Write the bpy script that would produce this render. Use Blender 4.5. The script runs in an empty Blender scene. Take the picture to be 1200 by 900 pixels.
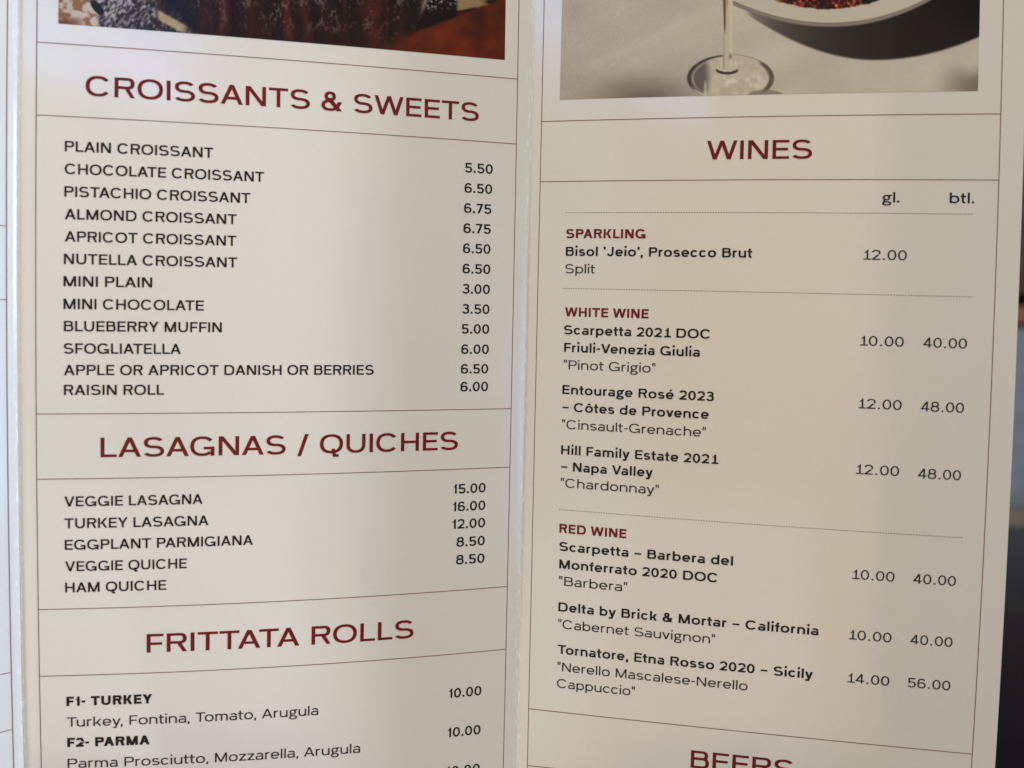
import bpy, math
import numpy as np
from mathutils import Vector, Matrix

scene = bpy.context.scene
COL = scene.collection

# ------------------------------------------------------------------ camera
F, CX, CY = 900.0, 600.0, 450.0            # focal length and centre in photograph pixels (1200 x 900)
TABLE_Z = 0.666
# camera frame: x right, y down, z forward (mm).  The standing menu's down direction gives pitch and roll.
_down = np.array([-2.08, 100.1, 3.2]); _down /= np.linalg.norm(_down)
_up = -_down
_fwd = np.array([0, 0, 1.0]); _fwd -= _fwd.dot(_up) * _up; _fwd /= np.linalg.norm(_fwd)
_rgt = np.cross(_fwd, _up)
BASIS = np.stack([_rgt, _fwd, _up])        # rows: world X, Y, Z expressed in the camera frame
CAM_H = 0.190                              # lens above the table top
CAM = np.array([0.0, 0.0, TABLE_Z + CAM_H])

def to_world(p):                           # p (...,3) in camera-frame millimetres
    return np.asarray(p) @ BASIS.T / 1000.0 + CAM

cam_d = bpy.data.cameras.new('camera'); cam = bpy.data.objects.new('camera', cam_d); COL.objects.link(cam)
cam_d.sensor_width = 36.0; cam_d.lens = 36.0 * F / 1200.0
cam_d.clip_start = 0.005; cam_d.clip_end = 60.0
cr = BASIS @ np.array([1, 0, 0]); cu = BASIS @ np.array([0, -1, 0]); cb = BASIS @ np.array([0, 0, -1])
cam.matrix_world = Matrix(((cr[0], cu[0], cb[0], CAM[0]), (cr[1], cu[1], cb[1], CAM[1]), (cr[2], cu[2], cb[2], CAM[2]), (0, 0, 0, 1)))
cam_d.dof.use_dof = True; cam_d.dof.focus_distance = 0.166; cam_d.dof.aperture_fstop = 10.0
scene.camera = cam

# ------------------------------------------------------------------ light
world = bpy.data.worlds.new('World'); scene.world = world; world.use_nodes = True
bg = world.node_tree.nodes['Background']
bg.inputs[0].default_value = (1.0, 0.88, 0.70, 1); bg.inputs[1].default_value = 0.028

def area(name, loc, target, sx, sy, power, color):
    l = bpy.data.lights.new(name, 'AREA'); l.shape = 'RECTANGLE'; l.size = sx; l.size_y = sy
    l.energy = power; l.color = color
    o = bpy.data.objects.new(name, l); COL.objects.link(o); o.location = loc
    d = Vector(target) - Vector(loc)
    o.rotation_euler = d.to_track_quat('-Z', 'Y').to_euler()
    return o
MID = (0.0, 0.165, 0.86)
area('upper_right_fill', (0.5, -0.35, 1.9), MID, 0.5, 0.5, 4.3, (1.0, 0.90, 0.68))  # unseen warm fill added from the upper right, no known pendant
area('high_window_light', (-0.32, -1.0, 1.585), MID, 0.54, 0.44, 2.2, (0.168, 0.39, 1.0))
area('left_panel_tint_light', (0.88, -0.9, 0.9), MID, 0.16, 0.9, 1.6, (0.05, 0.35, 1.0))  # added blue light, aimed so its reflection tints the left panel
area('front_window_light', (0.01, -0.9, 0.8), (0.01, 0.165, 0.8), 0.52, 1.3, 2.55, (1.0, 0.69, 0.34))
area('left_window_light', (-0.5, -0.9, 0.75), (-0.5, 0.165, 0.75), 0.5, 1.4, 3.1, (1.0, 0.925, 0.755))
area('overhead_fill', (0.0, -0.1, 1.95), MID, 0.5, 0.5, 3.6, (1.0, 0.98, 0.78))  # added overhead fill for the panels, not a known fitting
area('cool_right_fill', (1.1, -0.35, 1.1), MID, 0.4, 0.4, 4.055, (0.686, 0.872, 1.0))  # added cool fill to brighten the middle panel, no known window
area('side_lamp', (1.2, 0.1, 0.86), MID, 0.06, 0.5, 17.617, (0.411, 0.598, 1.0))
area('low_fill', (-0.25, -0.95, 0.15), MID, 0.9, 0.9, 1.6, (0.80, 0.84, 1.0))  # added fill from below, stands in for floor bounce on the lower panels
scene.view_settings.view_transform = 'Standard'; scene.view_settings.look = 'None'
scene.view_settings.gamma = 1.0; scene.view_settings.exposure = 0.05
scene.view_settings.use_curve_mapping = False

# ------------------------------------------------------------------ materials
def lin(c):
    c = np.asarray(c, float) / 255.0
    return np.where(c <= 0.04045, c / 12.92, ((c + 0.055) / 1.055) ** 2.4)

def material(name, color, rough=0.5, spec=0.5, noise=None, bump=None, coat=0.0, coat_rough=0.1):
    m = bpy.data.materials.new(name); m.use_nodes = True
    nt = m.node_tree; b = nt.nodes['Principled BSDF']
    b.inputs['Base Color'].default_value = (*color, 1); b.inputs['Roughness'].default_value = rough
    b.inputs['Specular IOR Level'].default_value = spec
    b.inputs['Coat Weight'].default_value = coat; b.inputs['Coat Roughness'].default_value = coat_rough
    tc = nt.nodes.new('ShaderNodeTexCoord')
    if noise:
        sc, amt = noise
        n = nt.nodes.new('ShaderNodeTexNoise'); n.inputs['Scale'].default_value = sc; n.inputs['Detail'].default_value = 5
        mix = nt.nodes.new('ShaderNodeMix'); mix.data_type = 'RGBA'
        mix.inputs[6].default_value = (*[c * (1 - amt) for c in color], 1)
        mix.inputs[7].default_value = (*[min(1, c * (1 + amt)) for c in color], 1)
        nt.links.new(tc.outputs['Object'], n.inputs['Vector']); nt.links.new(n.outputs['Fac'], mix.inputs[0])
        nt.links.new(mix.outputs[2], b.inputs['Base Color'])
    if bump:
        sc, st, dist = bump
        n = nt.nodes.new('ShaderNodeTexNoise'); n.inputs['Scale'].default_value = sc; n.inputs['Detail'].default_value = 3
        bp = nt.nodes.new('ShaderNodeBump'); bp.inputs['Strength'].default_value = st; bp.inputs['Distance'].default_value = dist
        nt.links.new(tc.outputs['Object'], n.inputs['Vector']); nt.links.new(n.outputs['Fac'], bp.inputs['Height'])
        nt.links.new(bp.outputs[0], b.inputs['Normal'])
    return m

PAPER = np.array([0.745, 0.685, 0.58])
M_PAPER = material('satin_menu_card', PAPER, rough=0.5, spec=0.3, noise=(1100, 0.022), bump=(1500, 0.09, 0.00008), coat=1.0, coat_rough=0.13)
M_PAPER.node_tree.nodes['Principled BSDF'].inputs['Coat IOR'].default_value = 1.65
_nt = M_PAPER.node_tree; _b = _nt.nodes['Principled BSDF']; _tc = [n for n in _nt.nodes if n.type == 'TEX_COORD'][0]
_n = _nt.nodes.new('ShaderNodeTexNoise'); _n.inputs['Scale'].default_value = 38.0; _n.inputs['Detail'].default_value = 6; _n.inputs['Distortion'].default_value = 1.2
_r = _nt.nodes.new('ShaderNodeMapRange'); _r.inputs[1].default_value = 0.35; _r.inputs[2].default_value = 0.70; _r.inputs[3].default_value = 0.09; _r.inputs[4].default_value = 0.20
_nt.links.new(_tc.outputs['Object'], _n.inputs['Vector']); _nt.links.new(_n.outputs['Fac'], _r.inputs[0]); _nt.links.new(_r.outputs[0], _b.inputs['Coat Roughness'])
M_BLACK = material('black_ink', (0.008, 0.008, 0.010), rough=0.5, spec=0.2, noise=(900, 0.3))
M_GREY = material('grey_ink', (0.022, 0.021, 0.022), rough=0.5, spec=0.2, noise=(900, 0.3))
M_RED = material('maroon_ink', (0.16, 0.006, 0.005), rough=0.5, spec=0.2, noise=(900, 0.15))
M_LINE = material('brown_rule_ink', (0.23, 0.105, 0.078), rough=0.5, spec=0.4)
M_DOT = material('dotted_rule_ink', (0.22, 0.17, 0.13), rough=0.5, spec=0.4)

# worn, cracked coating where the card is folded: fold distance is stored in the UV map
def add_fold_wear(m):
    nt = m.node_tree; b = nt.nodes['Principled BSDF']
    src = b.inputs['Base Color'].links[0].from_socket
    uv = nt.nodes.new('ShaderNodeUVMap'); uv.uv_map = 'fold'
    sep = nt.nodes.new('ShaderNodeSeparateXYZ'); nt.links.new(uv.outputs[0], sep.inputs[0])
    cmb = nt.nodes.new('ShaderNodeCombineXYZ')
    mx = nt.nodes.new('ShaderNodeMath'); mx.operation = 'MULTIPLY'; mx.inputs[1].default_value = 2.2; nt.links.new(sep.outputs[0], mx.inputs[0])
    my = nt.nodes.new('ShaderNodeMath'); my.operation = 'MULTIPLY'; my.inputs[1].default_value = 0.33; nt.links.new(sep.outputs[1], my.inputs[0])
    nt.links.new(mx.outputs[0], cmb.inputs[0]); nt.links.new(my.outputs[0], cmb.inputs[1])
    n = nt.nodes.new('ShaderNodeTexNoise'); n.inputs['Scale'].default_value = 1.0; n.inputs['Detail'].default_value = 6; n.inputs['Roughness'].default_value = 0.7
    nt.links.new(cmb.outputs[0], n.inputs['Vector'])
    r = nt.nodes.new('ShaderNodeMapRange'); r.inputs[1].default_value = 0.53; r.inputs[2].default_value = 0.64
    nt.links.new(n.outputs['Fac'], r.inputs[0])
    w = nt.nodes.new('ShaderNodeMapRange'); w.inputs[1].default_value = 1.1; w.inputs[2].default_value = 0.3   # mm from the fold
    nt.links.new(sep.outputs[0], w.inputs[0])
    mul = nt.nodes.new('ShaderNodeMath'); mul.operation = 'MULTIPLY'
    nt.links.new(r.outputs[0], mul.inputs[0]); nt.links.new(w.outputs[0], mul.inputs[1])
    mix = nt.nodes.new('ShaderNodeMix'); mix.data_type = 'RGBA'; mix.inputs[7].default_value = (0.93, 0.93, 0.92, 1)
    nt.links.new(mul.outputs[0], mix.inputs[0]); nt.links.new(src, mix.inputs[6]); nt.links.new(mix.outputs[2], b.inputs['Base Color'])
add_fold_wear(M_PAPER)

def print_material(name):
    m = bpy.data.materials.new(name); m.use_nodes = True; nt = m.node_tree; b = nt.nodes['Principled BSDF']
    a = nt.nodes.new('ShaderNodeVertexColor'); a.layer_name = 'ink'
    nt.links.new(a.outputs[0], b.inputs['Base Color'])
    b.inputs['Roughness'].default_value = 0.42; b.inputs['Specular IOR Level'].default_value = 0.15; b.inputs['Coat Weight'].default_value = 0.15; b.inputs['Coat Roughness'].default_value = 0.15
    return m
M_PRINT = print_material('printed_photo_ink')

# ------------------------------------------------------------------ the shape of the folded card (mm, camera frame)
A = np.array([[-92.984, -0.051, 150.058], [-2.28, 98.656, 4.482], [-1.359, -1.074, 3.94], [99.738, 0.0, 14.092], [1.171, 2.266, -5.07], [-0.47, 1.825, 1.187], [-2.031, -0.546, 8.57], [-0.988, -0.823, 4.09], [1.809, 0.084, -6.729]])
B = np.array([[96.722, 4.739, -24.953], [-0.603, -0.029, -0.097], [1.792, -2.107, 13.898], [1.154, -0.488, 7.888], [0.287, 0.226, -0.37], [-1.242, 0.639, -9.857]])
def bend(v): return np.where(np.abs(v) < 1.0, v * v, 2 * np.abs(v) - 1.0)       # the card runs straight on beyond +-100 mm
FOLD_R, FOLD_L = 98.0, -3.3                # the middle panel's two folds
def mid_pt(u, v):
    u = np.asarray(u, float) / 100; v = np.asarray(v, float) / 100; u, v = np.broadcast_arrays(u, v)
    w = bend(v); K = np.stack([np.ones_like(u), v, w, u, u * v, u * w, u * u, u * u * v, u * u * w], -1)
    return K @ A
def right_pt(u, v):
    u = np.asarray(u, float); v = np.asarray(v, float); u, v = np.broadcast_arrays(u, v)
    p = mid_pt(np.full(u.shape, FOLD_R), v); u = u / 100; v = v / 100
    w = bend(v); K = np.stack([u, u * v, u * w, u * u, u * u * v, u * u * w], -1)
    return p + K @ B
ALPHA = math.radians(38)
def left_pt(u, v):                         # u < 0 to the left of the left fold
    u = np.asarray(u, float); v = np.asarray(v, float); u, v = np.broadcast_arrays(u, v)
    p = mid_pt(np.full(u.shape, FOLD_L), v)
    al = ALPHA + 0.0003 * v
    return p + np.stack([u * np.cos(al), u * 0.0, u * np.sin(al)], -1)

def crease(dist, groove, bead):            # distance to a fold (mm) -> the pressed groove and the bead beside it, towards the reader
    return -0.10 * groove * np.exp(-(dist / 0.5) ** 2) + 0.05 * bead * np.exp(-((dist - 1.3) / 0.7) ** 2)

PANELS = {'mid': (mid_pt, lambda u: np.minimum(FOLD_R - u, u - FOLD_L)),
          'right': (right_pt, lambda u: u),
          'left': (left_pt, lambda u: -u)}
def surf(panel, u, v, lift=0.0):
    fn, fd = PANELS[panel]; e = 0.05
    p = fn(u, v); n = np.cross(fn(np.asarray(u) + e, v) - p, fn(u, np.asarray(v) + e) - p)
    n = -n / np.linalg.norm(n, axis=-1, keepdims=True)       # towards the reader
    uu = np.asarray(u, float) + 0 * np.asarray(v)
    lf = (panel == 'left') | ((panel == 'mid') & (uu < 40))      # the left fold is pressed harder than the middle one
    h = crease(np.abs(fd(uu)), np.where(lf, 0.9, 0.6 if panel == 'right' else 0.0), np.where(lf, 0.9, 0.15)) + lift
    return p + n * np.asarray(h)[..., None]
def project(p):
    return np.stack([CX + F * p[..., 0] / p[..., 2], CY + F * p[..., 1] / p[..., 2]], -1)
def locate(panel, x, y):                   # which spot of the card a photograph pixel shows
    fn = PANELS[panel][0]; u, v = (50.0, (y - 450) / 5.7)
    for _ in range(30):
        p0 = project(fn(u, v)); e = 1e-3
        J = np.stack([(project(fn(u + e, v)) - p0) / e, (project(fn(u, v + e)) - p0) / e], -1)
        d = np.linalg.solve(J, np.array([x, y]) - p0); u += float(np.clip(d[0], -30, 30)); v += float(np.clip(d[1], -30, 30))
        if abs(d).max() < 1e-7: break
    return u, v

# ------------------------------------------------------------------ mesh helpers
def mesh_obj(name, verts, faces, mat, parent=None, smooth=False):
    me = bpy.data.meshes.new(name); me.from_pydata([tuple(v) for v in verts], [], [tuple(f) for f in faces]); me.update()
    me.materials.append(mat)
    if smooth: me.polygons.foreach_set('use_smooth', [True] * len(me.polygons))
    o = bpy.data.objects.new(name, me); COL.objects.link(o); o.parent = parent
    return o

V_TOP = -92.0
def v_bottom(panel, u):                    # the card is cut level: where its foot meets the table
    fn = PANELS[panel][0]; v = np.full(np.shape(u), 180.0)
    for _ in range(20):
        z = to_world(fn(u, v))[..., 2] - TABLE_Z - 0.0004
        v = v + z * 1000
    return v

menu = bpy.data.objects.new('menu', None); COL.objects.link(menu)
ORIGIN = to_world(mid_pt(FOLD_R, 0.0)); ORIGIN[2] = TABLE_Z
menu.location = ORIGIN; menu.empty_display_size = 0.03
menu['label'] = 'cream folded card menu with maroon headings standing open on the dark table'; menu['category'] = 'menu'
def local(p): return to_world(p) - ORIGIN

def make_panel(panel, us):
    us = np.array(us); nv = 120
    t = np.linspace(0, 1, nv)
    vb = v_bottom(panel, us)
    U = np.repeat(us[None], nv, 0); V = V_TOP + (vb[None] - V_TOP) * t[:, None]
    front = local(surf(panel, U, V)); back = local(surf(panel, U, V, -0.22))
    nu = len(us); n = nu * nv
    verts = np.concatenate([front.reshape(-1, 3), back.reshape(-1, 3)] * 2)       # the cut edges have corners of their own
    f = []
    for j in range(nv - 1):
        for i in range(nu - 1):
            a = j * nu + i; f.append((a, a + nu, a + nu + 1, a + 1)); f.append((n + a, n + a + 1, n + a + nu + 1, n + a + nu))
    rim = []
    for j in range(nv - 1):
        a = j * nu; rim.append((a, n + a, n + a + nu, a + nu)); a = j * nu + nu - 1; rim.append((a, a + nu, n + a + nu, n + a))
    for i in range(nu - 1):
        a = i; rim.append((a, a + 1, n + a + 1, n + a)); a = (nv - 1) * nu + i; rim.append((a, n + a, n + a + 1, a + 1))
    f += [tuple(k + 2 * n for k in q) for q in rim]
    o = mesh_obj('panel', verts, f, M_PAPER, menu)
    me = o.data
    sm = np.zeros(len(me.polygons), bool); sm[:2 * (nv - 1) * (nu - 1)] = True
    me.polygons.foreach_set('use_smooth', sm)
    uvl = me.uv_layers.new(name='fold')
    dist = np.abs(PANELS[panel][1](U)).ravel(); vv = V.ravel()
    uvv = np.stack([np.concatenate([dist] * 4), np.concatenate([vv] * 4) + {'mid': 0, 'right': 300, 'left': 700}[panel]], -1)
    idx = np.empty(len(me.loops), np.int32); me.loops.foreach_get('vertex_index', idx)
    uvl.data.foreach_set('uv', uvv[idx].ravel())
    # make each face look outward
    me.update()
    return o

def fine(a, b, step): return list(np.arange(a, b, step))
edge = [0, .1, .2, .3, .45, .6, .8, 1.0, 1.25, 1.5, 1.75, 2.0, 2.4, 2.8]
p_mid = make_panel('mid', [FOLD_L + e for e in edge] + fine(FOLD_L + 3.4, FOLD_R - 3.2, 2.4) + [FOLD_R - e for e in edge[::-1]])
R_EDGE = 100.7
p_right = make_panel('right', edge + fine(3.4, R_EDGE, 2.4) + [R_EDGE])
p_left = make_panel('left', [-x for x in (fine(3.4, 38, 2.4) + [38])[::-1]] + [-e for e in edge[::-1]])
p_mid['label'] = 'middle panel listing croissants, lasagnas and frittata rolls'
p_right['label'] = 'wine list panel with a picture of a wine glass'
PO = {'mid': p_mid, 'right': p_right, 'left': p_left}
LIFT = 0.05

# ------------------------------------------------------------------ printed rules
def strip(panel, name, pts, width, mat, n=40):            # pts: two (u, v) ends
    (u0, v0), (u1, v1) = pts; t = np.linspace(0, 1, n); u = u0 + (u1 - u0) * t; v = v0 + (v1 - v0) * t
    d = np.array([-(v1 - v0), u1 - u0]); d = d / np.linalg.norm(d) * width / 2
    a = surf(panel, u + d[0], v + d[1], LIFT); b = surf(panel, u - d[0], v - d[1], LIFT)
    vs = np.concatenate([local(a), local(b)])
    return mesh_obj(name, vs, [(i, n + i, n + i + 1, i + 1) for i in range(n - 1)], mat, PO[panel])

def row_v(panel, *pix): return float(np.mean([locate(panel, *p)[1] for p in pix]))
MU0, MU1, RU0, RU1 = 0.0, 95.0, 2.6, 96.15
LW = 0.165
for u in (MU0, MU1): strip('mid', 'border_line', [(u, -91), (u, 176)], LW, M_LINE, 80)
for u in (RU0, RU1): strip('right', 'border_line', [(u, -91), (u, 176)], LW, M_LINE, 80)
strip('left', 'border_line', [(-1.75, -91), (-1.75, 176)], LW, M_LINE, 80)
for pix in ([(43, 49), (607, 93)], [(42.5, 134.5), (605, 169)], [(42, 486), (599, 478)], [(43.3, 562.5), (597.5, 546.5)], [(44.5, 714), (594.3, 687.5)], [(46.7, 791), (593, 762)]):
    v = row_v('mid', *pix); strip('mid', 'rule_line', [(MU0, v), (MU1, v)], LW, M_LINE)
for pix in ([(635, 143.5), (1172.5, 132.3)], [(633.3, 213), (1170, 211)], [(621, 831), (1138, 883)], [(618.5, 897)]):
    v = row_v('right', *pix); strip('right', 'rule_line', [(RU0, v), (RU1, v)], LW, M_LINE)
for y in (267, 352, 800, 873):
    v = locate('left', 7, y)[1] if False else (y - 450) / 5.98
    strip('left', 'rule_line', [(-37, v), (-1.75, v)], LW, M_LINE)

def dotted(panel, pl, pr, pitch=0.55):
    (u0, v0), (u1, v1) = locate(panel, *pl), locate(panel, *pr); v = (v0 + v1) / 2
    us = np.arange(u0, u1, pitch); vs = []; fs = []
    h = 0.085
    q = np.array([[-1.7, -1], [1.7, -1], [1.7, 1], [-1.7, 1]]) * h
    U = (us[:, None] + q[None, :, 0]).ravel(); V = v + np.tile(q[:, 1], len(us))
    vs = local(surf(panel, U, V, LIFT)); fs = [(4 * i, 4 * i + 3, 4 * i + 2, 4 * i + 1) for i in range(len(us))]
    return mesh_obj('dotted_line', vs, fs, M_DOT, PO[panel])
dotted('right', (664, 249.3), (1142, 251)); dotted('right', (661, 337), (1140, 349)); dotted('right', (656, 596), (1127, 631))

# ------------------------------------------------------------------ printed lettering
# A wide grotesque drawn in code: every glyph is a list of quads in units of the cap height.
class Pen:
    def __init__(self, w): self.s = w * 1.06; self.t = w * 0.88; self.q = []
    def V(self, x, y0, y1): self.q.append([(x, y0), (x + self.s, y0), (x + self.s, y1), (x, y1)])
    def H(self, y, x0, x1): self.q.append([(x0, y), (x1, y), (x1, y + self.t), (x0, y + self.t)])
    def D(self, xa, ya, xb, yb, h=None):
        h = h or self.s * (1 + 0.35 * min(1.2, abs(xb - xa) / max(.1, abs(yb - ya))) ** 2)
        self.q.append([(xa, ya), (xa + h, ya), (xb + h, yb), (xb, yb)])
    def A(self, x0, y0, x1, y1, a0, a1, n=2.28, s=None, t=None):
        s = s or self.s; t = t or self.t; k = max(4, int(abs(a1 - a0) / 9)); cx, cy = (x0 + x1) / 2, (y0 + y1) / 2; rx, ry = (x1 - x0) / 2, (y1 - y0) / 2
        P = []
        for i in range(k + 1):
            a = math.radians(a0 + (a1 - a0) * i / k); c, d = math.cos(a), math.sin(a)
            c = math.copysign(abs(c) ** (2 / n), c); d = math.copysign(abs(d) ** (2 / n), d)
            P.append(((cx + rx * c, cy + ry * d), (cx + max(rx - s, .01) * c, cy + max(ry - t, .01) * d)))
        for p, r in zip(P, P[1:]):
            f = [p[0], r[0], r[1], p[1]]
            self.q.append(f if a1 > a0 else f[::-1])
    def bowl(self, y0, y1, W, rx, x0=0.0):
        self.A(W - 2 * rx, y0, W, y1, -90, 90); self.H(y0, x0, W - rx); self.H(y1 - self.t, x0, W - rx)

def glyph(ch, w, foot):
    p = Pen(w); s, t = p.s, p.t; X = 0.735; L = R = 0.10; W = 0.9
    RO = 0.062                                             # side bearing of round shapes
    if ch == 'A': W = 1.0; m = W / 2; h = s * 1.1; p.D(0, 0, m - h / 2, 1, h); p.D(W - h, 0, m - h / 2, 1, h); p.H(.24, .20, W - .20); L = R = .03
    elif ch == 'B': W = .86; p.V(0, 0, 1); p.bowl(.48, 1, W - .05, .27, s * .5); p.bowl(0, .48 + t, W, .28, s * .5); R = RO
    elif ch == 'C': W = 1.06; p.A(0, -.012, W, 1.012, 36, 324); L = R = RO
    elif ch == 'D': W = .98; p.V(0, 0, 1); p.bowl(0, 1, W, .47, s * .5); R = RO
    elif ch == 'E': W = .76; p.V(0, 0, 1); p.H(0, s * .5, W); p.H(1 - t, s * .5, W); p.H(.5 - t * .4, s * .5, W - .05); R = .06
    elif ch == 'F': W = .72; p.V(0, 0, 1); p.H(1 - t, s * .5, W); p.H(.46 - t * .4, s * .5, W - .06); R = .04
    elif ch == 'G': W = 1.08; p.A(0, -.012, W, 1.012, 36, 318); p.V(W - s, 0, .47); p.H(.47 - t, W * .56, W - s * .5); L = RO; R = .09
    elif ch == 'H': W = .90; p.V(0, 0, 1); p.V(W - s, 0, 1); p.H(.5 - t / 2, s * .5, W - s * .5)
    elif ch == 'I': W = s; p.V(0, 0, 1)
    elif ch == 'J': W = .70; p.V(W - s, .40, 1); p.A(0, -.012, W, .80, 195, 360)
    elif ch == 'K': W = .90; p.V(0, 0, 1); p.D(.0 + s * .9, .40, W - s * 1.35, 1); p.D(W - s * 1.25, 0, .26, .60); R = .02
    elif ch == 'L': W = .70; p.V(0, 0, 1); p.H(0, s * .5, W); R = .03
    elif ch == 'M': W = 1.10; p.V(0, 0, 1); p.V(W - s, 0, 1); h = s * 1.12; p.D(W / 2 - h / 2, 0.0, 0, 1, h); p.D(W / 2 - h / 2, 0.0, W - h, 1, h)
    elif ch == 'N': W = .92; p.V(0, 0, 1); p.V(W - s, 0, 1); h = s * 1.25; p.D(W - h, 0, 0, 1, h)
    elif ch == 'O': W = 1.10; p.A(0, -.012, W, 1.012, 0, 360); L = R = RO
    elif ch == 'P': W = .84; p.V(0, 0, 1); p.bowl(.40, 1, W, .30, s * .5); R = .04
    elif ch == 'Q': W = 1.10; p.A(0, -.012, W, 1.012, 0, 360); p.D(W * .56, -.20, W * .50, .24, s); p.H(-.20, W * .57, W * .82); L = R = RO
    elif ch == 'R': W = .88; p.V(0, 0, 1); p.bowl(.43, 1, W - .02, .28, s * .5); p.D(W - s * 1.12, 0, W - .44, .46); R = .05
    elif ch == 'S': W = .92; p.A(.03, .5 - t / 2, W - .04, 1.012, 24, 270); p.A(0, -.012, W, .5 + t / 2, 90, -156); L = R = RO
    elif ch == 'T': W = .88; p.H(1 - t, 0, W); p.V(W / 2 - s / 2, 0, 1 - t * .5); L = R = .035
    elif ch == 'U': W = .92; p.V(0, .42, 1); p.V(W - s, .42, 1); p.A(0, -.012, W, .84, 180, 360)
    elif ch == 'V': W = .98; h = s * 1.1; p.D(W / 2 - h / 2, 0, 0, 1, h); p.D(W / 2 - h / 2, 0, W - h, 1, h); L = R = .03
    elif ch == 'W':
        W = 1.42; h = s * 1.04; a = W * .27 - h / 2; b = W * .73 - h / 2; m = W / 2 - h / 2
        p.D(a, 0, 0, 1, h); p.D(a, 0, m, 1, h); p.D(b, 0, m, 1, h); p.D(b, 0, W - h, 1, h); L = R = .03
    elif ch == 'X': W = .94; h = s * 1.2; p.D(0, 0, W - h, 1, h); p.D(W - h, 0, 0, 1, h); L = R = .03
    elif ch == 'Y': W = .94; h = s * 1.15; p.V(W / 2 - s / 2, 0, .44); p.D(W / 2 - h / 2, .40, 0, 1, h); p.D(W / 2 - h / 2, .40, W - h, 1, h); L = R = .03
    elif ch == 'Z': W = .84; h = s * 1.3; p.H(0, 0, W); p.H(1 - t, 0, W); p.D(0, t * .5, W - h, 1 - t * .5, h); L = R = .05
    elif ch == 'a':
        W = .70; p.V(W - s, 0, X * .60); p.A(.03, X * .30, W, X + .012, 150, 0); p.A(0, -.012, .48, X * .60, 90, 270)
        p.H(X * .60 - t, .24, W - s * .5); p.H(-.012, .24, W * .62); p.A(W * .62 - .22, -.012, W - s * .35, X * .52, 270, 345); L = .06; R = .08
    elif ch in 'bp': W = .80; p.V(0, 0 if ch == 'b' else -.27, 1.03 if ch == 'b' else X); p.A(0, -.012, W, X + .012, 0, 360); L = .085; R = RO
    elif ch in 'dq': W = .80; p.V(W - s, 0 if ch == 'd' else -.27, 1.03 if ch == 'd' else X); p.A(0, -.012, W, X + .012, 0, 360); L = RO; R = .085
    elif ch == 'c': W = .74; p.A(0, -.012, W, X + .012, 36, 324); L = R = .055
    elif ch in 'eé':
        W = .78; p.A(0, -.012, W, X + .012, 0, 322); p.H(X / 2 - t * .55, s * .5, W - s * .12); L = R = RO
        if ch == 'é': p.D(W * .42, X + .10, W * .55, X + .30, s)
    elif ch == 'f': W = .44; p.V(.12, 0, .75); p.A(.12, .50, .72, 1.04, 180, 100); p.H(X - t, 0, W); L = .03; R = .03
    elif ch == 'g': W = .76; p.A(.04, .21, .66, X + .012, 0, 360, t=t * .92); p.H(X - t * .8, .52, W + .02); p.V(.09, .06, .27); p.A(0, -.31, W, .14, 0, 360, t=t * .92); L = R = .05
    elif ch in 'hn': W = .74; p.V(0, 0, 1.03 if ch == 'h' else X); p.A(0, X - .62, W, X + .012, 150, 0); p.V(W - s, 0, X - .30); L = R = .085
    elif ch in 'i': W = s; p.V(0, 0, X); p.H(.90, 0, s); p.H(.90 + t * .35, 0, s); L = R = .085
    elif ch == 'j': W = s; p.V(0, -.15, X); p.H(.90, 0, s); L = R = .08
    elif ch == 'k': W = .74; p.V(0, 0, 1.03); p.D(s * .8, .26, W - s * 1.4, X); p.D(W - s * 1.3, 0, .24, .42); L = .085; R = .02
    elif ch == 'l': W = s; p.V(0, 0, 1.03); L = R = .085
    elif ch == 'm':
        W = 1.16; p.V(0, 0, X); c = W / 2
        for x0 in (0, c - s / 2): p.A(x0, X - .56, x0 + c + s / 2, X + .012, 150, 0); p.V(x0 + c - s / 2, 0, X - .27)
        L = R = .085
    elif ch in 'oô':
        W = .82; p.A(0, -.012, W, X + .012, 0, 360); L = R = RO
        if ch == 'ô': p.D(W * .22, X + .10, W / 2 - s / 2, X + .28, s); p.D(W * .78 - s, X + .10, W / 2 - s / 2, X + .28, s)
    elif ch == 'r': W = .46; p.V(0, 0, X); p.A(0, X - .56, W * 1.5, X + .012, 160, 78); L = .085; R = .03
    elif ch == 's': W = .68; p.A(.02, X / 2 - t / 2, W - .03, X + .012, 24, 270); p.A(0, -.012, W, X / 2 + t / 2, 90, -156); L = R = .055
    elif ch == 't': W = .46; p.V(.11, .16, .96); p.H(X - t, 0, W); p.A(.11, -.012, .67, .40, 180, 275); L = .03; R = .045
    elif ch == 'u': W = .74; p.V(0, .30, X); p.A(0, -.012, W, .62, 180, 330); p.V(W - s, 0, X); L = R = .085
    elif ch == 'v': W = .76; h = s * 1.1; p.D(W / 2 - h / 2, 0, 0, X, h); p.D(W / 2 - h / 2, 0, W - h, X, h); L = R = .02
    elif ch == 'w':
        W = 1.1; h = s * 1.04; a = W * .27 - h / 2; b = W * .73 - h / 2; m = W / 2 - h / 2
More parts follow.
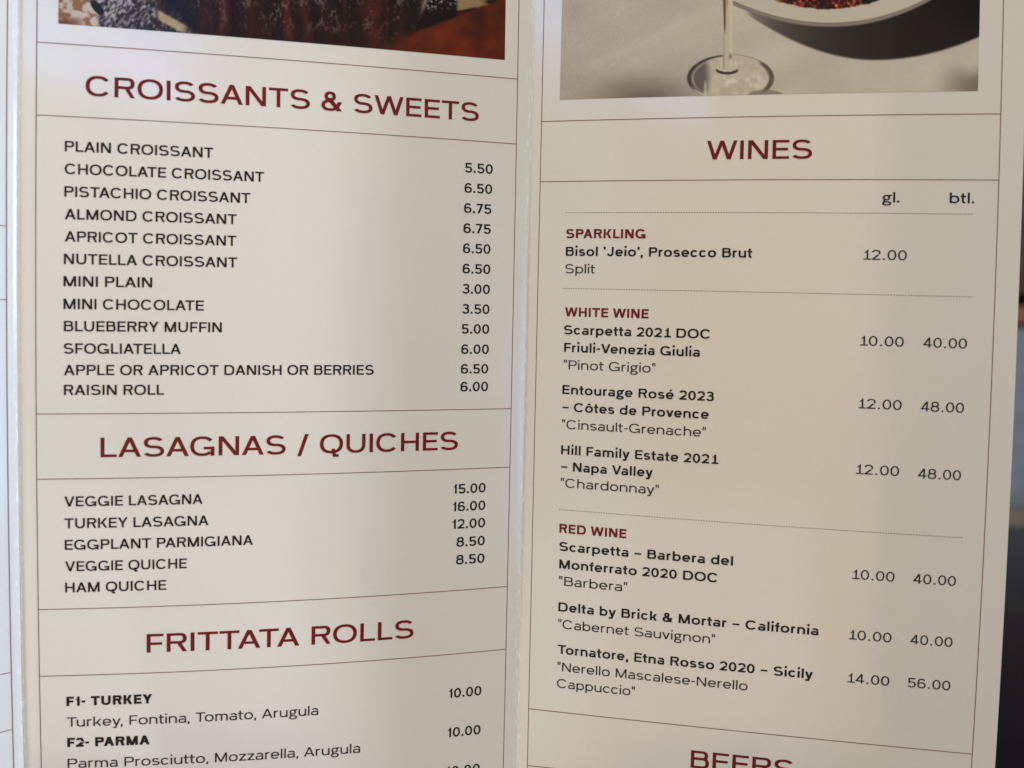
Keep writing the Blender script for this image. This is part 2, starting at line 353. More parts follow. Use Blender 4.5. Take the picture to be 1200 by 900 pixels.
        p.D(a, 0, 0, X, h); p.D(a, 0, m, X, h); p.D(b, 0, m, X, h); p.D(b, 0, W - h, X, h); L = R = .02
    elif ch == 'x': W = .74; h = s * 1.2; p.D(0, 0, W - h, X, h); p.D(W - h, 0, 0, X, h); L = R = .02
    elif ch == 'y': W = .76; h = s * 1.1; m = W / 2 - h / 2; p.D(m, 0, 0, X, h); p.D(m - (W - h - m) * .36, -.27, W - h, X, h); p.H(-.27, m - .22, m + .04); L = R = .02
    elif ch == 'z': W = .66; h = s * 1.3; p.H(0, 0, W); p.H(X - t, 0, W); p.D(0, t * .5, W - h, X - t * .5, h); L = R = .05
    elif ch == '0': W = .76; p.A(0, -.012, W, 1.012, 0, 360, 2.1); L = R = .07
    elif ch == '1':
        W = s + .22; p.V(W - s, 0, 1); p.D(0, .68, W - s, 1.0 - t * .9, s * 1.0); L = .06; R = .10
        if foot: p.H(0, W - s / 2 - .34, W - s / 2 + .34); L = .20; R = .33 - s / 2
    elif ch == '2': W = .74; p.A(0, .40, W, 1.012, 172, -30); p.H(0, 0, W); p.D(.0, t * .5, W * .60, .52, s * 1.45); L = R = .06
    elif ch == '3': W = .76; p.A(.03, .47, W - .03, 1.012, 160, -90); p.A(0, -.012, W, .47 + t, 90, -165); p.H(.47, W * .36, W * .55); L = R = .06
    elif ch == '4': W = .80; p.V(W - .17 - s, 0, 1); p.H(.20, 0, W); p.D(0, .20 + t * .5, W - .17 - s * 1.2, 1, s * 1.2); L = R = .05
    elif ch == '5': W = .76; p.V(.06, .45, 1); p.H(1 - t, .06, W - .06); p.A(0, -.012, W, .64, 142, -158); L = R = .06
    elif ch == '6': W = .78; p.A(0, -.012, W, .63, 0, 360); p.A(0, -.012, W * 1.02, 1.012, 38, 182); L = R = .065
    elif ch == '7': W = .70; h = s * 1.15; p.H(1 - t, 0, W); p.D(.12, 0, W - h, 1 - t * .5, h); L = R = .05
    elif ch == '8': W = .78; p.A(.04, .47, W - .04, 1.012, 0, 360); p.A(0, -.012, W, .47 + t, 0, 360); L = R = .06
    elif ch == '9': W = .78; p.A(0, .37, W, 1.012, 0, 360); p.A(-.02, -.012, W, 1.012, 218, 362); L = R = .065
    elif ch == '.': W = s * 1.1; p.H(0, 0, W); p.H(t * .35, 0, W); L = R = .16 if foot else .09
    elif ch == ',': W = s * 1.1; p.H(0, 0, W); p.D(-.03, -.17, .02, .06, s); L = R = .08
    elif ch == '-': W = .36; p.H(.34, 0, W); L = R = .07
    elif ch == '–': W = .66; p.H(.34, 0, W); L = R = .08
    elif ch in '‘’': W = s; p.D(0 if ch == '’' else .05, .72, .05 if ch == '’' else .0, 1.03, s); L = R = .06
    elif ch == '"': W = .19 + s; p.q += [[(x + s * .15, .70), (x + s * .85, .70), (x + s, 1.05), (x, 1.05)] for x in (0, .19)]; L = R = .06
    elif ch == '/': W = .52; p.D(0, -.12, W - s, 1.05, s * 1.05); L = R = .06
    elif ch == '&':
        W = .98; p.A(.14, .50, .68, 1.012, 0, 360); p.A(0, -.012, .80, .58, 92, 325); p.D(W - s * 1.55, 0, .19, .68, s * 1.55); p.D(.62, .17, W - s * 1.2, .48, s * 1.2); L = R = .06
    elif ch == ' ': W = .30; L = R = .06
    return p.q, L, W, R
KERN = {}
for a, b, k in (('A', 'TVWY', -.13), ('TVWY', 'A', -.13), ('L', 'TVWY', -.13), ('P', 'A', -.10), ('F', 'A', -.08), ('T', 'aeou', -.13), ('T', 'r', -.08), ('V', 'aeou', -.09), ('A', 'CGOQ', -.03), ('O', 'A', -.02), ('R', 'T', -.02), ('L', ' ', -.05), ('r', '.,', -.08), ('y', '.,', -.08), ('v', 'aeo', -.03), ('r', 'aeo', -.02), ('F', '1', -.02), ('K', 'E', 0)):
    for i in a:
        for j in b: KERN[i + j] = k

def typeset(s, w, foot=False, track=0.0):
    pts, fs, lay, x = [], [], [], 0.0; prev = ''
    for c in s:
        q, L, W, R = glyph(c, w, foot); x += KERN.get(prev + c, 0) + L
        for n, f in enumerate(q):
            k = len(pts); pts += [(x + a, b) for a, b in f]; lay += [0.0022 * (n % 9)] * 4
            fs.append((k, k + 1, k + 2, k + 3))
        x += W + R + track; prev = c
    return np.array(pts), fs, np.array(lay)

def text(panel, name, s, xl, yl, xr, yr, cap, weight, mat, foot=False, vfix=None):
    co, fs, lay = typeset(s, weight, foot)
    (u0, v0), (u1, v1) = locate(panel, xl, yl), locate(panel, xr, yr)
    v = (v0 + v1) / 2 if vfix is None else vfix
    kx = (u1 - u0) / (co[:, 0].max() - co[:, 0].min()); ky = cap
    U = u0 + (co[:, 0] - co[:, 0].min()) * kx; V = v - co[:, 1] * ky
    if DEBUG: print('KX', round(kx / ky, 2), s)
    vs = local(surf(panel, U, V, LIFT + lay))
    return mesh_obj(name, vs, fs, mat, PO[panel])

DEBUG = False
HW, NW, BW, LWT, MW = 0.158, 0.180, 0.255, 0.138, 0.20
for s, a in (('CROISSANTS & SWEETS', (100.5, 111.7, 561, 142.7)), ('LASAGNAS / QUICHES', (118, 536, 536.5, 526.7)), ('FRITTATA ROLLS', (172, 764.3, 484.5, 747.8))):
    text('mid', 'heading', s, *a, 3.95, HW, M_RED)
names = [('PLAIN CROISSANT', 76, 177.5, 250, 185), ('CHOCOLATE CROISSANT', 76, 204, 309.5, 213.3), ('PISTACHIO CROISSANT', 75.5, 230.3, 293.5, 238.3), ('ALMOND CROISSANT', 76, 257, 277.5, 263),
    ('APRICOT CROISSANT', 76, 283.3, 277, 288), ('NUTELLA CROISSANT', 75, 309.7, 278, 313.3), ('MINI PLAIN', 74.5, 336, 178.5, 336.7), ('MINI CHOCOLATE', 74.5, 362.5, 239, 363.7), ('BLUEBERRY MUFFIN', 75, 388.5, 260, 389.3),
    ('SFOGLIATELLA', 75, 414.3, 212, 415), ('APPLE OR APRICOT DANISH OR BERRIES', 75, 440, 438, 438.7), ('RAISIN ROLL', 75, 463, 192.5, 462.7),
    ('VEGGIE LASAGNA', 75.5, 593.3, 237.5, 590.7), ('TURKEY LASAGNA', 75.5, 618.7, 244.5, 616), ('EGGPLANT PARMIGIANA', 76, 643.7, 296.5, 639), ('VEGGIE QUICHE', 76.5, 669, 219, 666.3), ('HAM QUICHE', 76.5, 693.7, 195, 691.7)]
for s, *a in names: text('mid', 'item_name', s, *a, 2.06, NW, M_BLACK)
for s, *a in (('F1- TURKEY', 78, 827.3, 178.5, 824), ('F2- PARMA', 79, 875.3, 175.5, 872.3)): text('mid', 'item_name', s, *a, 2.0, BW, M_BLACK)
for s, *a in (('Turkey, Fontina, Tomato, Arugula', 78.5, 851.7, 373, 837.5), ('Parma Prosciutto, Mozzarella, Arugula', 79.5, 899.7, 422, 882)): text('mid', 'item_description', s, *a, 2.05, LWT, M_GREY)
prices = [('5.50', 545, 577.5, 203), ('6.50', 544.3, 576.7, 226.5), ('6.75', 543.7, 575.7, 250), ('6.75', 543, 575, 273.5), ('6.50', 542.5, 574.7, 297), ('6.50', 542, 574.5, 320.7), ('3.00', 541.8, 574, 344.3), ('3.50', 541.5, 573.5, 367.7),
    ('5.00', 541, 573.2, 391), ('6.00', 540.4, 572.8, 414.7), ('6.50', 540, 572, 437.7), ('6.00', 539.5, 571.8, 458.5),
    ('15.00', 530.7, 569, 577.7), ('16.00', 530, 568.6, 598.3), ('12.00', 529.5, 568.4, 618.8), ('8.50', 534.8, 568, 639.7), ('8.50', 534.4, 567.6, 660.4), ('10.00', 525.5, 564, 816.3), ('10.00', 524, 563, 862), ('10.00', 522.5, 562, 907.5)]
for s, xl, xr, y in prices:
    u0, v0 = locate('mid', xl, y); u1, v1 = locate('mid', xr, y)
    text('mid', 'price', s, xl, y, xr, y, 2.08, NW, M_BLACK)
text('right', 'heading', 'WINES', 828, 187, 951.5, 186, 3.95, 0.158, M_RED)
text('right', 'heading', 'BEERS', 809.2, 900, 930, 911.5, 3.95, 0.155, M_RED)
text('right', 'column_label', 'gl.', 1033.7, 237, 1054, 237.5, 2.05, 0.16, M_BLACK)
text('right', 'column_label', 'btl.', 1112.7, 238, 1141.5, 238.3, 2.05, 0.16, M_BLACK)
for s, *a in (('SPARKLING', 663.5, 278.9, 756.5, 279.7), ('WHITE WINE', 662, 371, 760, 373), ('RED WINE', 655.5, 625, 734, 630)): text('right', 'section_label', s, *a, 2.0, 0.225, M_RED)
wines = [('Bisol ‘Jeio’, Prosecco Brut', 663, 299.7, 881.3, 302.2), ('Scarpetta 2021 DOC', 661, 391.7, 832, 397), ('Friuli-Venezia Giulia', 661, 412.3, 820, 418), ('Entourage Rosé 2023', 659, 461.3, 836.5, 470.5), ('– Côtes de Provence', 659, 481.7, 830.5, 491.3),
    ('Hill Family Estate 2021', 657.5, 532.5, 842, 543.6), ('– Napa Valley', 657.5, 552, 765, 558.5), ('Scarpetta – Barbera del', 655.5, 645.5, 859, 662.5), ('Monferrato 2020 DOC', 655.3, 666.4, 840.5, 682), ('Delta by Brick & Mortar – California', 654.3, 715.8, 959, 744.8), ('Tornatore, Etna Rosso 2020 – Sicily', 653.5, 766.2, 952.5, 795)]
for s, *a in wines: text('right', 'wine_name', s, *a, 2.0, MW, M_BLACK, foot=True)
for s, *a in (('Split', 662.5, 320, 697, 320.7), ('"Pinot Grigio"', 660.5, 432.7, 768, 436.7), ('"Cinsault-Grenache"', 658.5, 502.2, 827, 512), ('"Chardonnay"', 657, 571.5, 772, 578.5), ('"Barbera"', 655, 686.5, 735, 692.5), ('"Cabernet Sauvignon"', 654, 736.8, 838, 753.5), ('"Nerello Mascalese-Nerello', 653, 786.7, 876, 808.5), ('Cappuccio"', 652.7, 805.8, 744, 815.2)):
    text('right', 'wine_description', s, *a, 1.98, LWT, M_GREY)
wp = [('12.00', 1011.7, 304.3, 1062.5, 305), ('10.00', 1008, 405, 1059, 406.3), ('40.00', 1081.7, 407.3, 1133, 408.3), ('12.00', 1006, 478.7, 1056.5, 480.3), ('48.00', 1079, 482, 1129.5, 483.7), ('12.00', 1003, 555.5, 1053.5, 557.7), ('48.00', 1075.5, 560.7, 1126, 562.5),
    ('10.00', 998.7, 678.7, 1048, 681.3), ('40.00', 1070, 684, 1120, 686), ('10.00', 995, 749.3, 1044.5, 752.5), ('40.00', 1066.5, 755, 1116, 757.7), ('14.00', 993, 800, 1042, 803.2), ('56.00', 1063.7, 805.7, 1113.5, 808.6)]
for s, *a in wp: text('right', 'price', s, *a, 2.02, 0.136, M_GREY, foot=True)

# ------------------------------------------------------------------ printed photographs (ink colours on a sheet that follows the card)
def vnoise(x, y, seed=0):
    xi = np.floor(x).astype(np.int64); yi = np.floor(y).astype(np.int64); fx = x - xi; fy = y - yi
    fx = fx * fx * (3 - 2 * fx); fy = fy * fy * (3 - 2 * fy)
    def h(a, b):
        n = (a * 374761393 + b * 668265263 + seed * 974634533) & 0xffffffff
        n = ((n ^ (n >> 13)) * 1274126177) & 0xffffffff
        return ((n ^ (n >> 16)) & 0xffff) / 65535.0
    return (h(xi, yi) * (1 - fx) + h(xi + 1, yi) * fx) * (1 - fy) + (h(xi, yi + 1) * (1 - fx) + h(xi + 1, yi + 1) * fx) * fy
def fbm(x, y, seed=0, o=4):
    s = 0; a = 0.5
    for k in range(o): s = s + a * vnoise(x, y, seed + k * 17); x = x * 2.03; y = y * 2.03; a *= 0.5
    return s / (1 - 0.5 ** o)
def ss(a, b, x):
    t = np.clip((x - a) / (b - a), 0, 1); return t * t * (3 - 2 * t)
def over(c, col, m): return c * (1 - m[..., None]) + np.asarray(col, float) * m[..., None]

def paint_wine(x, y):
    c = np.ones(x.shape + (3,)) * np.array([182, 168, 143.])
    n = fbm(x / 60, y / 45, 3); c = c * (0.93 + 0.14 * n)[..., None]
    n = fbm(x / 2.2, y / 2.2, 5, 2); c = c * (0.965 + 0.07 * n)[..., None]; f = fbm((x + 1.7 * y) / 110, (y + .35 * x) / 38, 15, 2); c = c * (0.955 + 0.09 * ss(.25, .75, f))[..., None]
    w = ss(560, 1000, x); c = over(c, [190, 178, 155], 0.5 * w)
    xx = x + 0.0; yy = y + (x - 656) * 0.0255                      # follow the tilt of the lower edge
    c = over(c, [104, 86, 68], 0.9 * np.exp(-((xx - 755) / 58) ** 2) * ss(80, 122, yy + 5 * fbm(x / 25, y / 18, 8)))
    c = over(c, [98, 82, 70], 0.75 * ss(1085, 1150, x) * ss(78, 104, y + fbm(x / 30, y / 20, 9) * 14))
    # bowl shadow on the cloth, then the plate
    lo = 22 + 48 * (1 - ((x - 1024) / 150.) ** 2)
    lo = np.where(x > 1024, 70 - 27 * ((x - 1024) / 123.) ** 2, 70 - 52 * (np.abs(x - 1024) / 146.) ** 1.9)
    sh = ss(2.2, -1.6, y - lo) * ss(870, 884, x)
    dk = (1 - np.exp(-np.clip(x - 872, 0, 400) / 62.)) * 0.98
    shc = np.array([136, 121, 103.])[None] * (1 - dk[..., None]) + np.array([26, 19, 17.]) * dk[..., None]
    shc = shc * (1 - 0.75 * ss(1020, 1150, x) * ss(60, 0, y))[..., None]
    c = c * (1 - sh[..., None]) + shc * sh[..., None]
    rim = np.where(x < 972, 31.5 - 17 * (np.abs(x - 972) / 92.) ** 2, 31.5 - 34 * (np.abs(x - 972) / 124.) ** 2.1)
    pl = ss(0.8, -0.8, y - rim); c = over(c, [117, 104, 90], pl)
    pl = ss(0.8, -0.8, y - (rim - 5.0)); c = over(c, [186, 172, 148], pl)
    e = ss(1.2, 0, np.abs(y - (rim - 2.6))); c = over(c, [150, 137, 119], 0.7 * e)
    fd = 10.5 - 12 * (np.abs(x - 968) / 66.) ** 2 + 3 * (fbm(x / 6, y / 6, 4) - .5)
    fm = ss(1.0, -1.0, y - fd); nz = fbm(x / 3.5, y / 3.5, 21, 3)
    nz = np.clip((nz - .3) * 1.9, 0, 1); nb = fbm(x / 9, y / 7, 77, 2); fc = np.stack([34 + 190 * nz ** 1.6, 8 + 120 * nz ** 2.4, 6 + 80 * nz ** 2.6], -1) * (0.45 + 0.8 * nb)[..., None]
    fc = fc * (1 - 0.9 * ss(995, 1030, x))[..., None] + np.array([170, 140, 20.]) * (ss(922, 905, x))[..., None] * 0.7
    c = c * (1 - fm[..., None]) + fc * fm[..., None]
    # glass foot
    X = (x - 856) / 50.5; Y = (y - 91.5) / 27.5; r = np.sqrt(X * X + Y * Y); ang = np.arctan2(Y, X)
    ins = ss(1.03, 0.98, r); gl = fbm(x / 7, y / 5, 31)
    inner = np.array([186, 170, 142.]) * (0.90 + 0.20 * gl)[..., None]
    c = c * (1 - ins[..., None]) + inner * ins[..., None]
    lft = ss(-0.40, -0.62, X + 0.10 * Y * Y)
    c = over(c, [88, 74, 62], ins * lft * 0.9 * ss(0.97, 0.9, r) * ss(0.78, 0.45, Y))
    c = over(c, [46, 34, 26], ins * ss(0.90, 0.96, r) * ss(0.15, -0.45, X) * ss(0.62, 0.25, Y)); c = over(c, [172, 158, 134], 0.8 * ins * ss(.035, .0, np.abs(r - .875)) * ss(-.1, -.6, X) * ss(.7, .2, Y))
    c = over(c, [112, 98, 80], ss(0.03, 0.0, np.abs(r - 1.0)) * 0.6)
    c = over(c, [84, 70, 58], ins * ss(0.86, 0.93, r) * ss(0.6, 0.78, X) * 0.95)
    c = over(c, [196, 184, 160], 0.8 * np.exp(-(((x - 826.5) / 1.6) ** 2)) * ss(92, 100, y))
    c = over(c, [205, 194, 170], ins * 0.8 * ss(0.62, 0.72, gl) * ss(0.9, 0.6, r) * (x > 845))
    k = ((x - 852) / 13.) ** 2 + ((y - 82) / 5.5) ** 2; c = over(c, [60, 48, 38], ss(1.15, 0.85, k) * ss(78, 82.5, y))
    k = ((x - 852) / 12.) ** 2 + ((y - 79.5) / 4.6) ** 2; c = over(c, [188, 174, 148], ss(1.1, 0.9, k))
    # stem
    w = 5.4 + 1.6 * ss(50, 78, y) + 0.6 * ss(30, 0, y); xc = 853.0 + 0.01 * y
    st = ss(0.9, -0.9, np.abs(x - xc) - w) * ss(82, 78, y); c = over(c, [186, 171, 142], st)
    c = over(c, [86, 60, 44], st * np.exp(-((x - (848.8 + 0.012 * y)) / (1.9 - 0.022 * np.clip(y, 0, 60))) ** 2) * ss(44, 28, y))
    c = over(c, [176, 120, 84], st * np.exp(-((x - 851.5) / 1.3) ** 2) * ss(16, 4, y) * .8)
    c = over(c, [205, 192, 165], st * 0.7 * np.exp(-((x - 856.5) / 1.3) ** 2))
    c = over(c, [128, 112, 92], st * 0.8 * np.exp(-((x - 848.0) / 0.9) ** 2) * ss(30, 50, y))
    c = over(c, [110, 94, 78], 0.9 * np.exp(-(((x - 856) / 1.8) ** 2 + ((y - 66) / 3.) ** 2)))
    c = over(c, [126, 111, 96], 0.85 * ss(1.0, 0.7, ((x - 897) / 24.) ** 2 + ((y - 113) / 8.5) ** 2))
    return c

def paint_choc(x, y):
    # s runs along the tilted lower edge, d is the height above it
    edge_y = 27 + (x - 68.5) * (44. / 523); d = edge_y - y
    g = fbm(x / 2.3, y / 2.0, 7, 3); g2 = fbm(x / 16, y / 13, 11, 3)
    wob = x + 5 * fbm(x / 25, y / 30, 5) + 0.16 * d * np.sin(x / 47.)
    ple = 0.5 + 0.5 * np.sin(wob / 5.2 + 1.8 * np.sin(wob / 19.)); ple2 = 0.5 + 0.5 * np.sin(wob / 13.7 + 1.0)
    k = (0.15 + 0.85 * ple ** 1.4) * (0.35 + 0.65 * ple2); k = k * (0.55 + 0.7 * g2)
    c = np.stack([20 + 50 * k ** 1.1, 8 + 17 * k, 7 + 12 * k], -1)                                 # pleats of dark glossy pastry
    hz = fbm(x / 13, y / 16 + 4, 61, 3); tall = ss(6, 46, d + 30 * (hz - .5))
    sg = fbm(x / 2.4, y / 3.2, 41, 3); sp = ss(0.42, 0.78, sg) * ss(0.40, 0.66, hz) * (0.25 + 0.75 * tall)
    c = over(c, [132, 116, 118], 0.6 * sp)                                                        # soft sugar dust
    fl = ss(0.70, 0.84, fbm(x / 3.2, y / 4.4, 47, 2)) * ss(6, 26, d); c = over(c, [140, 112, 106], 0.28 * fl)
    for bx, bw in ((293, 2.6), (336, 2.4), (402, 3.2), (452, 2.6), (246, 3.0)): c = over(c, [78, 32, 22], 0.35 * np.exp(-((x - bx - 2.5 * np.sin(y / 14)) / bw) ** 2))
    c = over(c, [9, 4, 5], 0.85 * ss(240, 200, x) * ss(186, 198, x))
    # right: glossy brown crust
    q = y - np.where(x > 490, 36 - (x - 490) * .38, 36 + (490 - x) * .45) - 5 * (fbm(x / 20, y / 20, 13) - .5); m = np.where(x > 490, ss(-1.5, 2, q), ss(-6 - .2 * (490 - x), 8 + .2 * (490 - x), q)) * ss(425, 480, x)
    cr = np.stack([84 + 34 * g2, 27 + 22 * g2, 8 + 10 * g2], -1) * (0.72 + 0.4 * fbm(x / 14, y / 20, 19))[..., None]
    cr = cr * (1 - 0.35 * np.exp(-(((x - 560) / 22) ** 2 + ((y - 20) / 16.) ** 2)))[..., None]
    c = c * (1 - m[..., None]) + cr * m[..., None]
    wd = ss(1.5, -1.5, y - (36 - (x - 490) * 0.36)) * ss(-1.5, 1.5, (x - (488 + (36 - y) * 0.35))) * ss(1.5, -1.5, x - (537 - y * 0.12)); c = over(c, [17, 9, 13], wd)
    c = over(c, [158, 150, 160], wd * ss(0.5, 0.72, g) * ss(20, 4, y + (x - 505) * .25))
    c = over(c, [150, 140, 142], 0.75 * np.exp(-((x - (499 - y * .35)) / 3.0) ** 2) * ss(22, 4, y))
    tn = ss(1.6, -1.6, y - (13 - (x - 535) * 0.20)) * ss(533, 538, x) * ss(578, 570, x); c = over(c, [140, 118, 86], tn)
    c = over(c, [24, 12, 9], np.exp(-(((x - 574) / 6.) ** 2 + ((y - 2) / 3.) ** 2)))
    # left: sugared pastry and cream
    m = ss(196, 176, x - y * 0.9 + 22 * (g2 - .5))
    sc = fbm((x - y) / 6., (x + y * .8) / 2.6, 23, 3)
    mm = ss(.30, .78, sc * (1.12 - 0.30 * ss(130, 195, x + y))); gr = np.stack([34 + 140 * mm, 28 + 138 * mm, 32 + 142 * mm], -1)
    gr = over(gr, [62, 34, 30], 0.5 * ss(.45, .6, g2) * ss(140, 190, x))
    c = c * (1 - m[..., None]) + gr * m[..., None]
    c = over(c, [176, 160, 128], 0.9 * ss(2.5, -1.5, np.abs(y - (20 + (x - 190) * .55)) - 5) * ss(182, 188, x) * ss(226, 210, x))
    m = ss(117, 108, x - y * .1); lf = np.stack([168 + 40 * g2, 158 + 40 * g2, 150 + 44 * g2], -1)
    ol = ss(0.55, 0.68, fbm(x / 13, y / 9, 29)); lf = lf * (1 - ol[..., None] * .85) + np.array([128, 82, 48.]) * ol[..., None] * .85
    lf = over(lf, [110, 62, 34], 0.85 * ss(17, 25, y - (x - 68) * .02) * ss(104, 84, x)); c = c * (1 - m[..., None]) + lf * m[..., None]
    c = over(c, [14, 9, 10], 0.95 * ss(1.2, .8, ((x - 114 - (y - 9) * .6) / 6.) ** 2 + ((y - 9) / 9.) ** 2))
    c = over(c, [14, 8, 8], 0.7 * ss(1.8, 0.2, d) * ss(190, 230, x))
    return c

def printed(panel, label, ul, ur, vb, painter, paper_seen, step=0.18):
    us = np.arange(ul, ur, step); us = np.append(us, ur); vs_ = np.arange(vb, V_TOP + 3.0, -step)[::-1]
    U, V = np.meshgrid(us, vs_); P = surf(panel, U, V, LIFT); px = project(P)
    col = np.clip(painter(px[..., 0], px[..., 1]), 3, 250)
    ink = np.clip(lin(col) / lin(paper_seen) * PAPER, 0.003, 0.85)
    nu, nv = len(us), len(vs_); verts = local(P).reshape(-1, 3)
    i, j = np.meshgrid(np.arange(nu - 1), np.arange(nv - 1)); a = (j * nu + i).ravel()
    faces = np.stack([a, a + nu, a + nu + 1, a + 1], -1).astype(np.int32)
    me = bpy.data.meshes.new('printed_photo'); me.vertices.add(len(verts)); me.vertices.foreach_set('co', verts.ravel())
    me.loops.add(faces.size); me.loops.foreach_set('vertex_index', faces.ravel()); me.polygons.add(len(faces))
    me.polygons.foreach_set('loop_start', np.arange(0, faces.size, 4, dtype=np.int32)); me.update(calc_edges=True)
    at = me.color_attributes.new('ink', 'FLOAT_COLOR', 'POINT')
    at.data.foreach_set('color', np.concatenate([ink.reshape(-1, 3), np.ones((len(verts), 1))], 1).ravel())
    me.materials.append(M_PRINT); me.polygons.foreach_set('use_smooth', np.ones(len(faces), bool)); me.validate()
    o = bpy.data.objects.new('printed_photo', me); COL.objects.link(o); o.parent = PO[panel]; o['label'] = label
    return o
ul, vb1 = locate('mid', 68.5, 27); ur, vb2 = locate('mid', 591.5, 71)
printed('mid', 'printed picture of chocolate croissants', ul, ur, (vb1 + vb2) / 2, paint_choc, [218, 215, 214])
ul, vb1 = locate('right', 656, 118); ur, vb2 = locate('right', 1146, 105.5)
printed('right', 'printed picture of a wine glass foot and a plate', ul, ur, (vb1 + vb2) / 2, paint_wine, [206, 195, 176])

# ------------------------------------------------------------------ what stands behind the card
def box(name, lo, hi, mat, parent=None, bevel=0.003):
    import bmesh
    bm = bmesh.new(); bmesh.ops.create_cube(bm, size=1.0)
    for v in bm.verts:
        for k in range(3): v.co[k] = lo[k] + (v.co[k] + .5) * (hi[k] - lo[k])
    if bevel: bmesh.ops.bevel(bm, geom=bm.edges[:], offset=bevel, segments=3, affect='EDGES', profile=0.6)
    me = bpy.data.meshes.new(name); bm.to_mesh(me); bm.free(); me.materials.append(mat)
    o = bpy.data.objects.new(name, me); COL.objects.link(o); o.parent = parent
    return o
def thing(name, label, cat, loc, group=None):
    o = bpy.data.objects.new(name, None); COL.objects.link(o); o.location = loc; o.empty_display_size = 0.1
    o['label'] = label; o['category'] = cat
    if group: o['group'] = group
    return o
def part(name, lo, hi, mat, parent, bevel=0.003):          # corners given in world metres
    L = parent.location; return box(name, [lo[k] - L[k] for k in range(3)], [hi[k] - L[k] for k in range(3)], mat, parent, bevel)

M_TABLE = material('black_table_lacquer', (0.006, 0.005, 0.006), rough=0.25, spec=0.25, noise=(18, 0.3), bump=(60, 0.15, 0.0004))
M_IRON = material('black_iron', (0.012, 0.012, 0.013), rough=0.5)
M_CLOTH = material('blue_grey_upholstery', (0.50, 0.51, 0.53), rough=0.85, noise=(30, 0.25), bump=(400, 0.5, 0.001))
M_WOOD = material('brown_wood', (0.55, 0.25, 0.11), rough=0.5, noise=(14, 0.35))
M_OAK = material('olive_oak', (0.30, 0.23, 0.13), rough=0.5, noise=(14, 0.3))
M_WALL = material('plaster_wall', (0.55, 0.36, 0.28), rough=0.9, noise=(3, 0.12), bump=(40, 0.3, 0.002))
M_FLOOR = material('dark_floor', (0.05, 0.045, 0.042), rough=0.5, noise=(6, 0.3))
M_WHITE = material('white_frame_paint', (0.74, 0.76, 0.78), rough=0.5, noise=(10, 0.05))
M_PANE = material('window_glass', (0.22, 0.27, 0.33), rough=0.08, spec=0.6, noise=(4, 0.2))

def struct(name, lo, hi, mat):
    o = box(name, lo, hi, mat, None, 0); o['kind'] = 'structure'; return o
struct('floor', (-2.5, -0.2, -0.05), (4.5, 3.0, 0.0), M_FLOOR)
struct('wall', (-2.5, 2.20, 0.0), (4.5, 2.35, 2.6), M_WALL)

table = thing('table', 'dark lacquered table top under the standing menu', 'table', (0.22, 0.51, 0.0))
part('table_top', (-0.6, 0.09, TABLE_Z - 0.03), (1.05, 0.93, TABLE_Z), M_TABLE, table, 0.003)
for x in (-0.52, 0.93):
    for y in (0.14, 0.83): part('leg', (x, y, 0.0), (x + 0.045, y + 0.045, TABLE_Z - 0.031), M_IRON, table, 0.004)

bench = thing('bench', 'blue grey upholstered bench with a brown wooden cap behind the table', 'bench', (1.3, 1.45, 0.0))
for k in range(4):                                         # padded back panels
    part('backrest', (0.30 + 0.5 * k, 1.56, 0.44), (0.796 + 0.5 * k, 1.66, 0.945), M_CLOTH, bench, 0.025)
part('cap_rail', (0.28, 1.55, 0.95), (2.32, 1.70, 0.985), M_WOOD, bench, 0.006)
part('seat', (0.30, 1.12, 0.36), (2.30, 1.555, 0.436), M_CLOTH, bench, 0.025)
part('plinth', (0.32, 1.17, 0.0), (2.28, 1.62, 0.358), M_IRON, bench, 0.004)

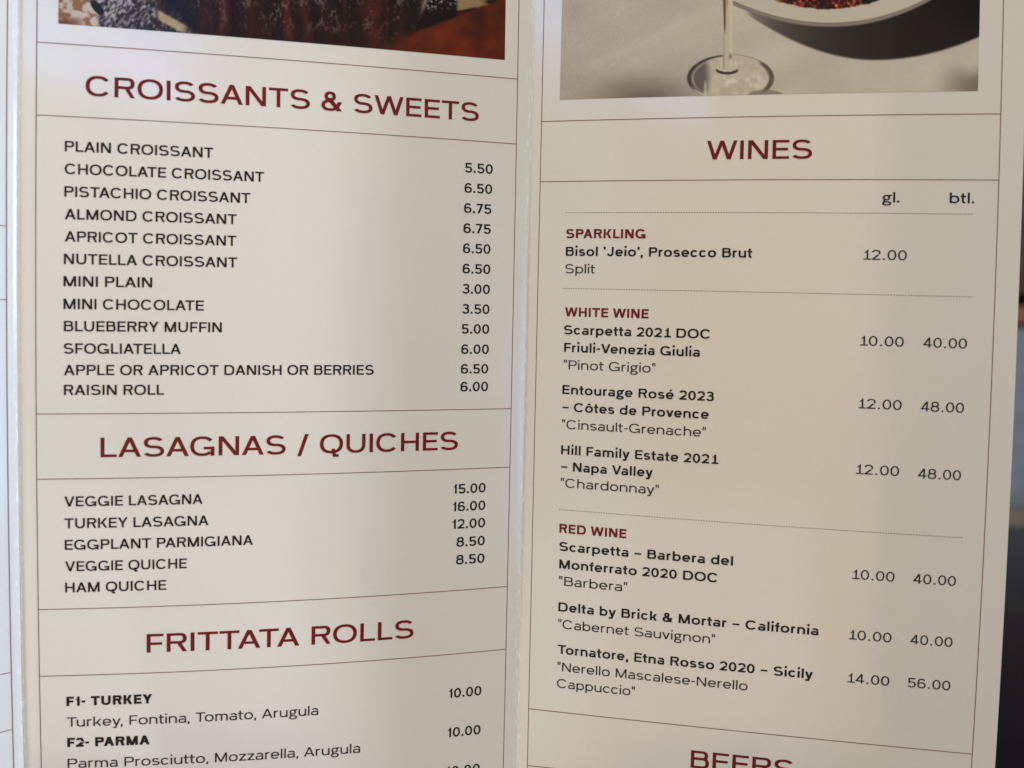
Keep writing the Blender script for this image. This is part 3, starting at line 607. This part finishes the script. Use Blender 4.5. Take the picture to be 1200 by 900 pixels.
chair = thing('chair', 'low oak chair pulled up beyond the dark table', 'chair', (0.88, 1.15, 0.0))
part('top_rail', (0.66, 1.23, 0.585), (1.10, 1.26, 0.632), M_OAK, chair, 0.006)
for x in (0.66, 1.065):
    part('back_post', (x, 1.232, 0.0), (x + 0.035, 1.258, 0.584), M_OAK, chair, 0.005)
    part('leg', (x, 0.97, 0.0), (x + 0.035, 1.005, 0.365), M_OAK, chair, 0.005)
part('seat', (0.66, 0.96, 0.367), (1.10, 1.23, 0.395), M_OAK, chair, 0.006)
for x in (0.76, 0.87, 0.98): part('slat', (x, 1.238, 0.397), (x + 0.035, 1.252, 0.584), M_OAK, chair, 0.003)

window = thing('window', 'white framed window above the bench', 'window', (1.9, 2.19, 1.0))
part('pane', (1.50, 2.17, 1.33), (2.30, 2.18, 2.05), M_PANE, window, 0)
for lo, hi in (((1.44, 2.15, 1.27), (2.36, 2.197, 1.329)), ((1.44, 2.15, 2.051), (2.36, 2.197, 2.11)), ((1.44, 2.15, 1.331), (1.499, 2.197, 2.049)), ((2.301, 2.15, 1.331), (2.36, 2.197, 2.049))):
    part('frame', lo, hi, M_WHITE, window, 0.004)
shelf = thing('wall_shelf', 'black wall shelf under the window', 'shelf', (1.7, 2.1, 1.0))
part('board', (1.1, 2.02, 1.028), (2.4, 2.198, 1.058), M_IRON, shelf, 0.003)
for x in (1.25, 1.85): part('bracket', (x, 2.06, 0.93), (x + 0.02, 2.198, 1.027), M_IRON, shelf, 0.002)
# a pale bowl on the shelf
def lathe(name, prof, mat, loc, n=40):
    vs = []; fs = []
    for i in range(n):
        a = 2 * math.pi * i / n
        for r, z in prof: vs.append((r * math.cos(a), r * math.sin(a), z))
    m = len(prof)
    for i in range(n):
        for j in range(m - 1):
            a = i * m + j; b = ((i + 1) % n) * m + j; fs.append((a, b, b + 1, a + 1))
    o = mesh_obj(name, vs, fs, mat, None, True); o.location = loc; return o
bowl = lathe('bowl', [(0.0005, 0), (0.05, 0), (0.055, 0.008), (0.085, 0.04), (0.10, 0.085), (0.097, 0.086), (0.08, 0.044), (0.05, 0.012), (0.0005, 0.010)], M_WHITE, (1.53, 2.11, 1.0585))
bowl['label'] = 'pale bowl standing on the black wall shelf'; bowl['category'] = 'bowl'
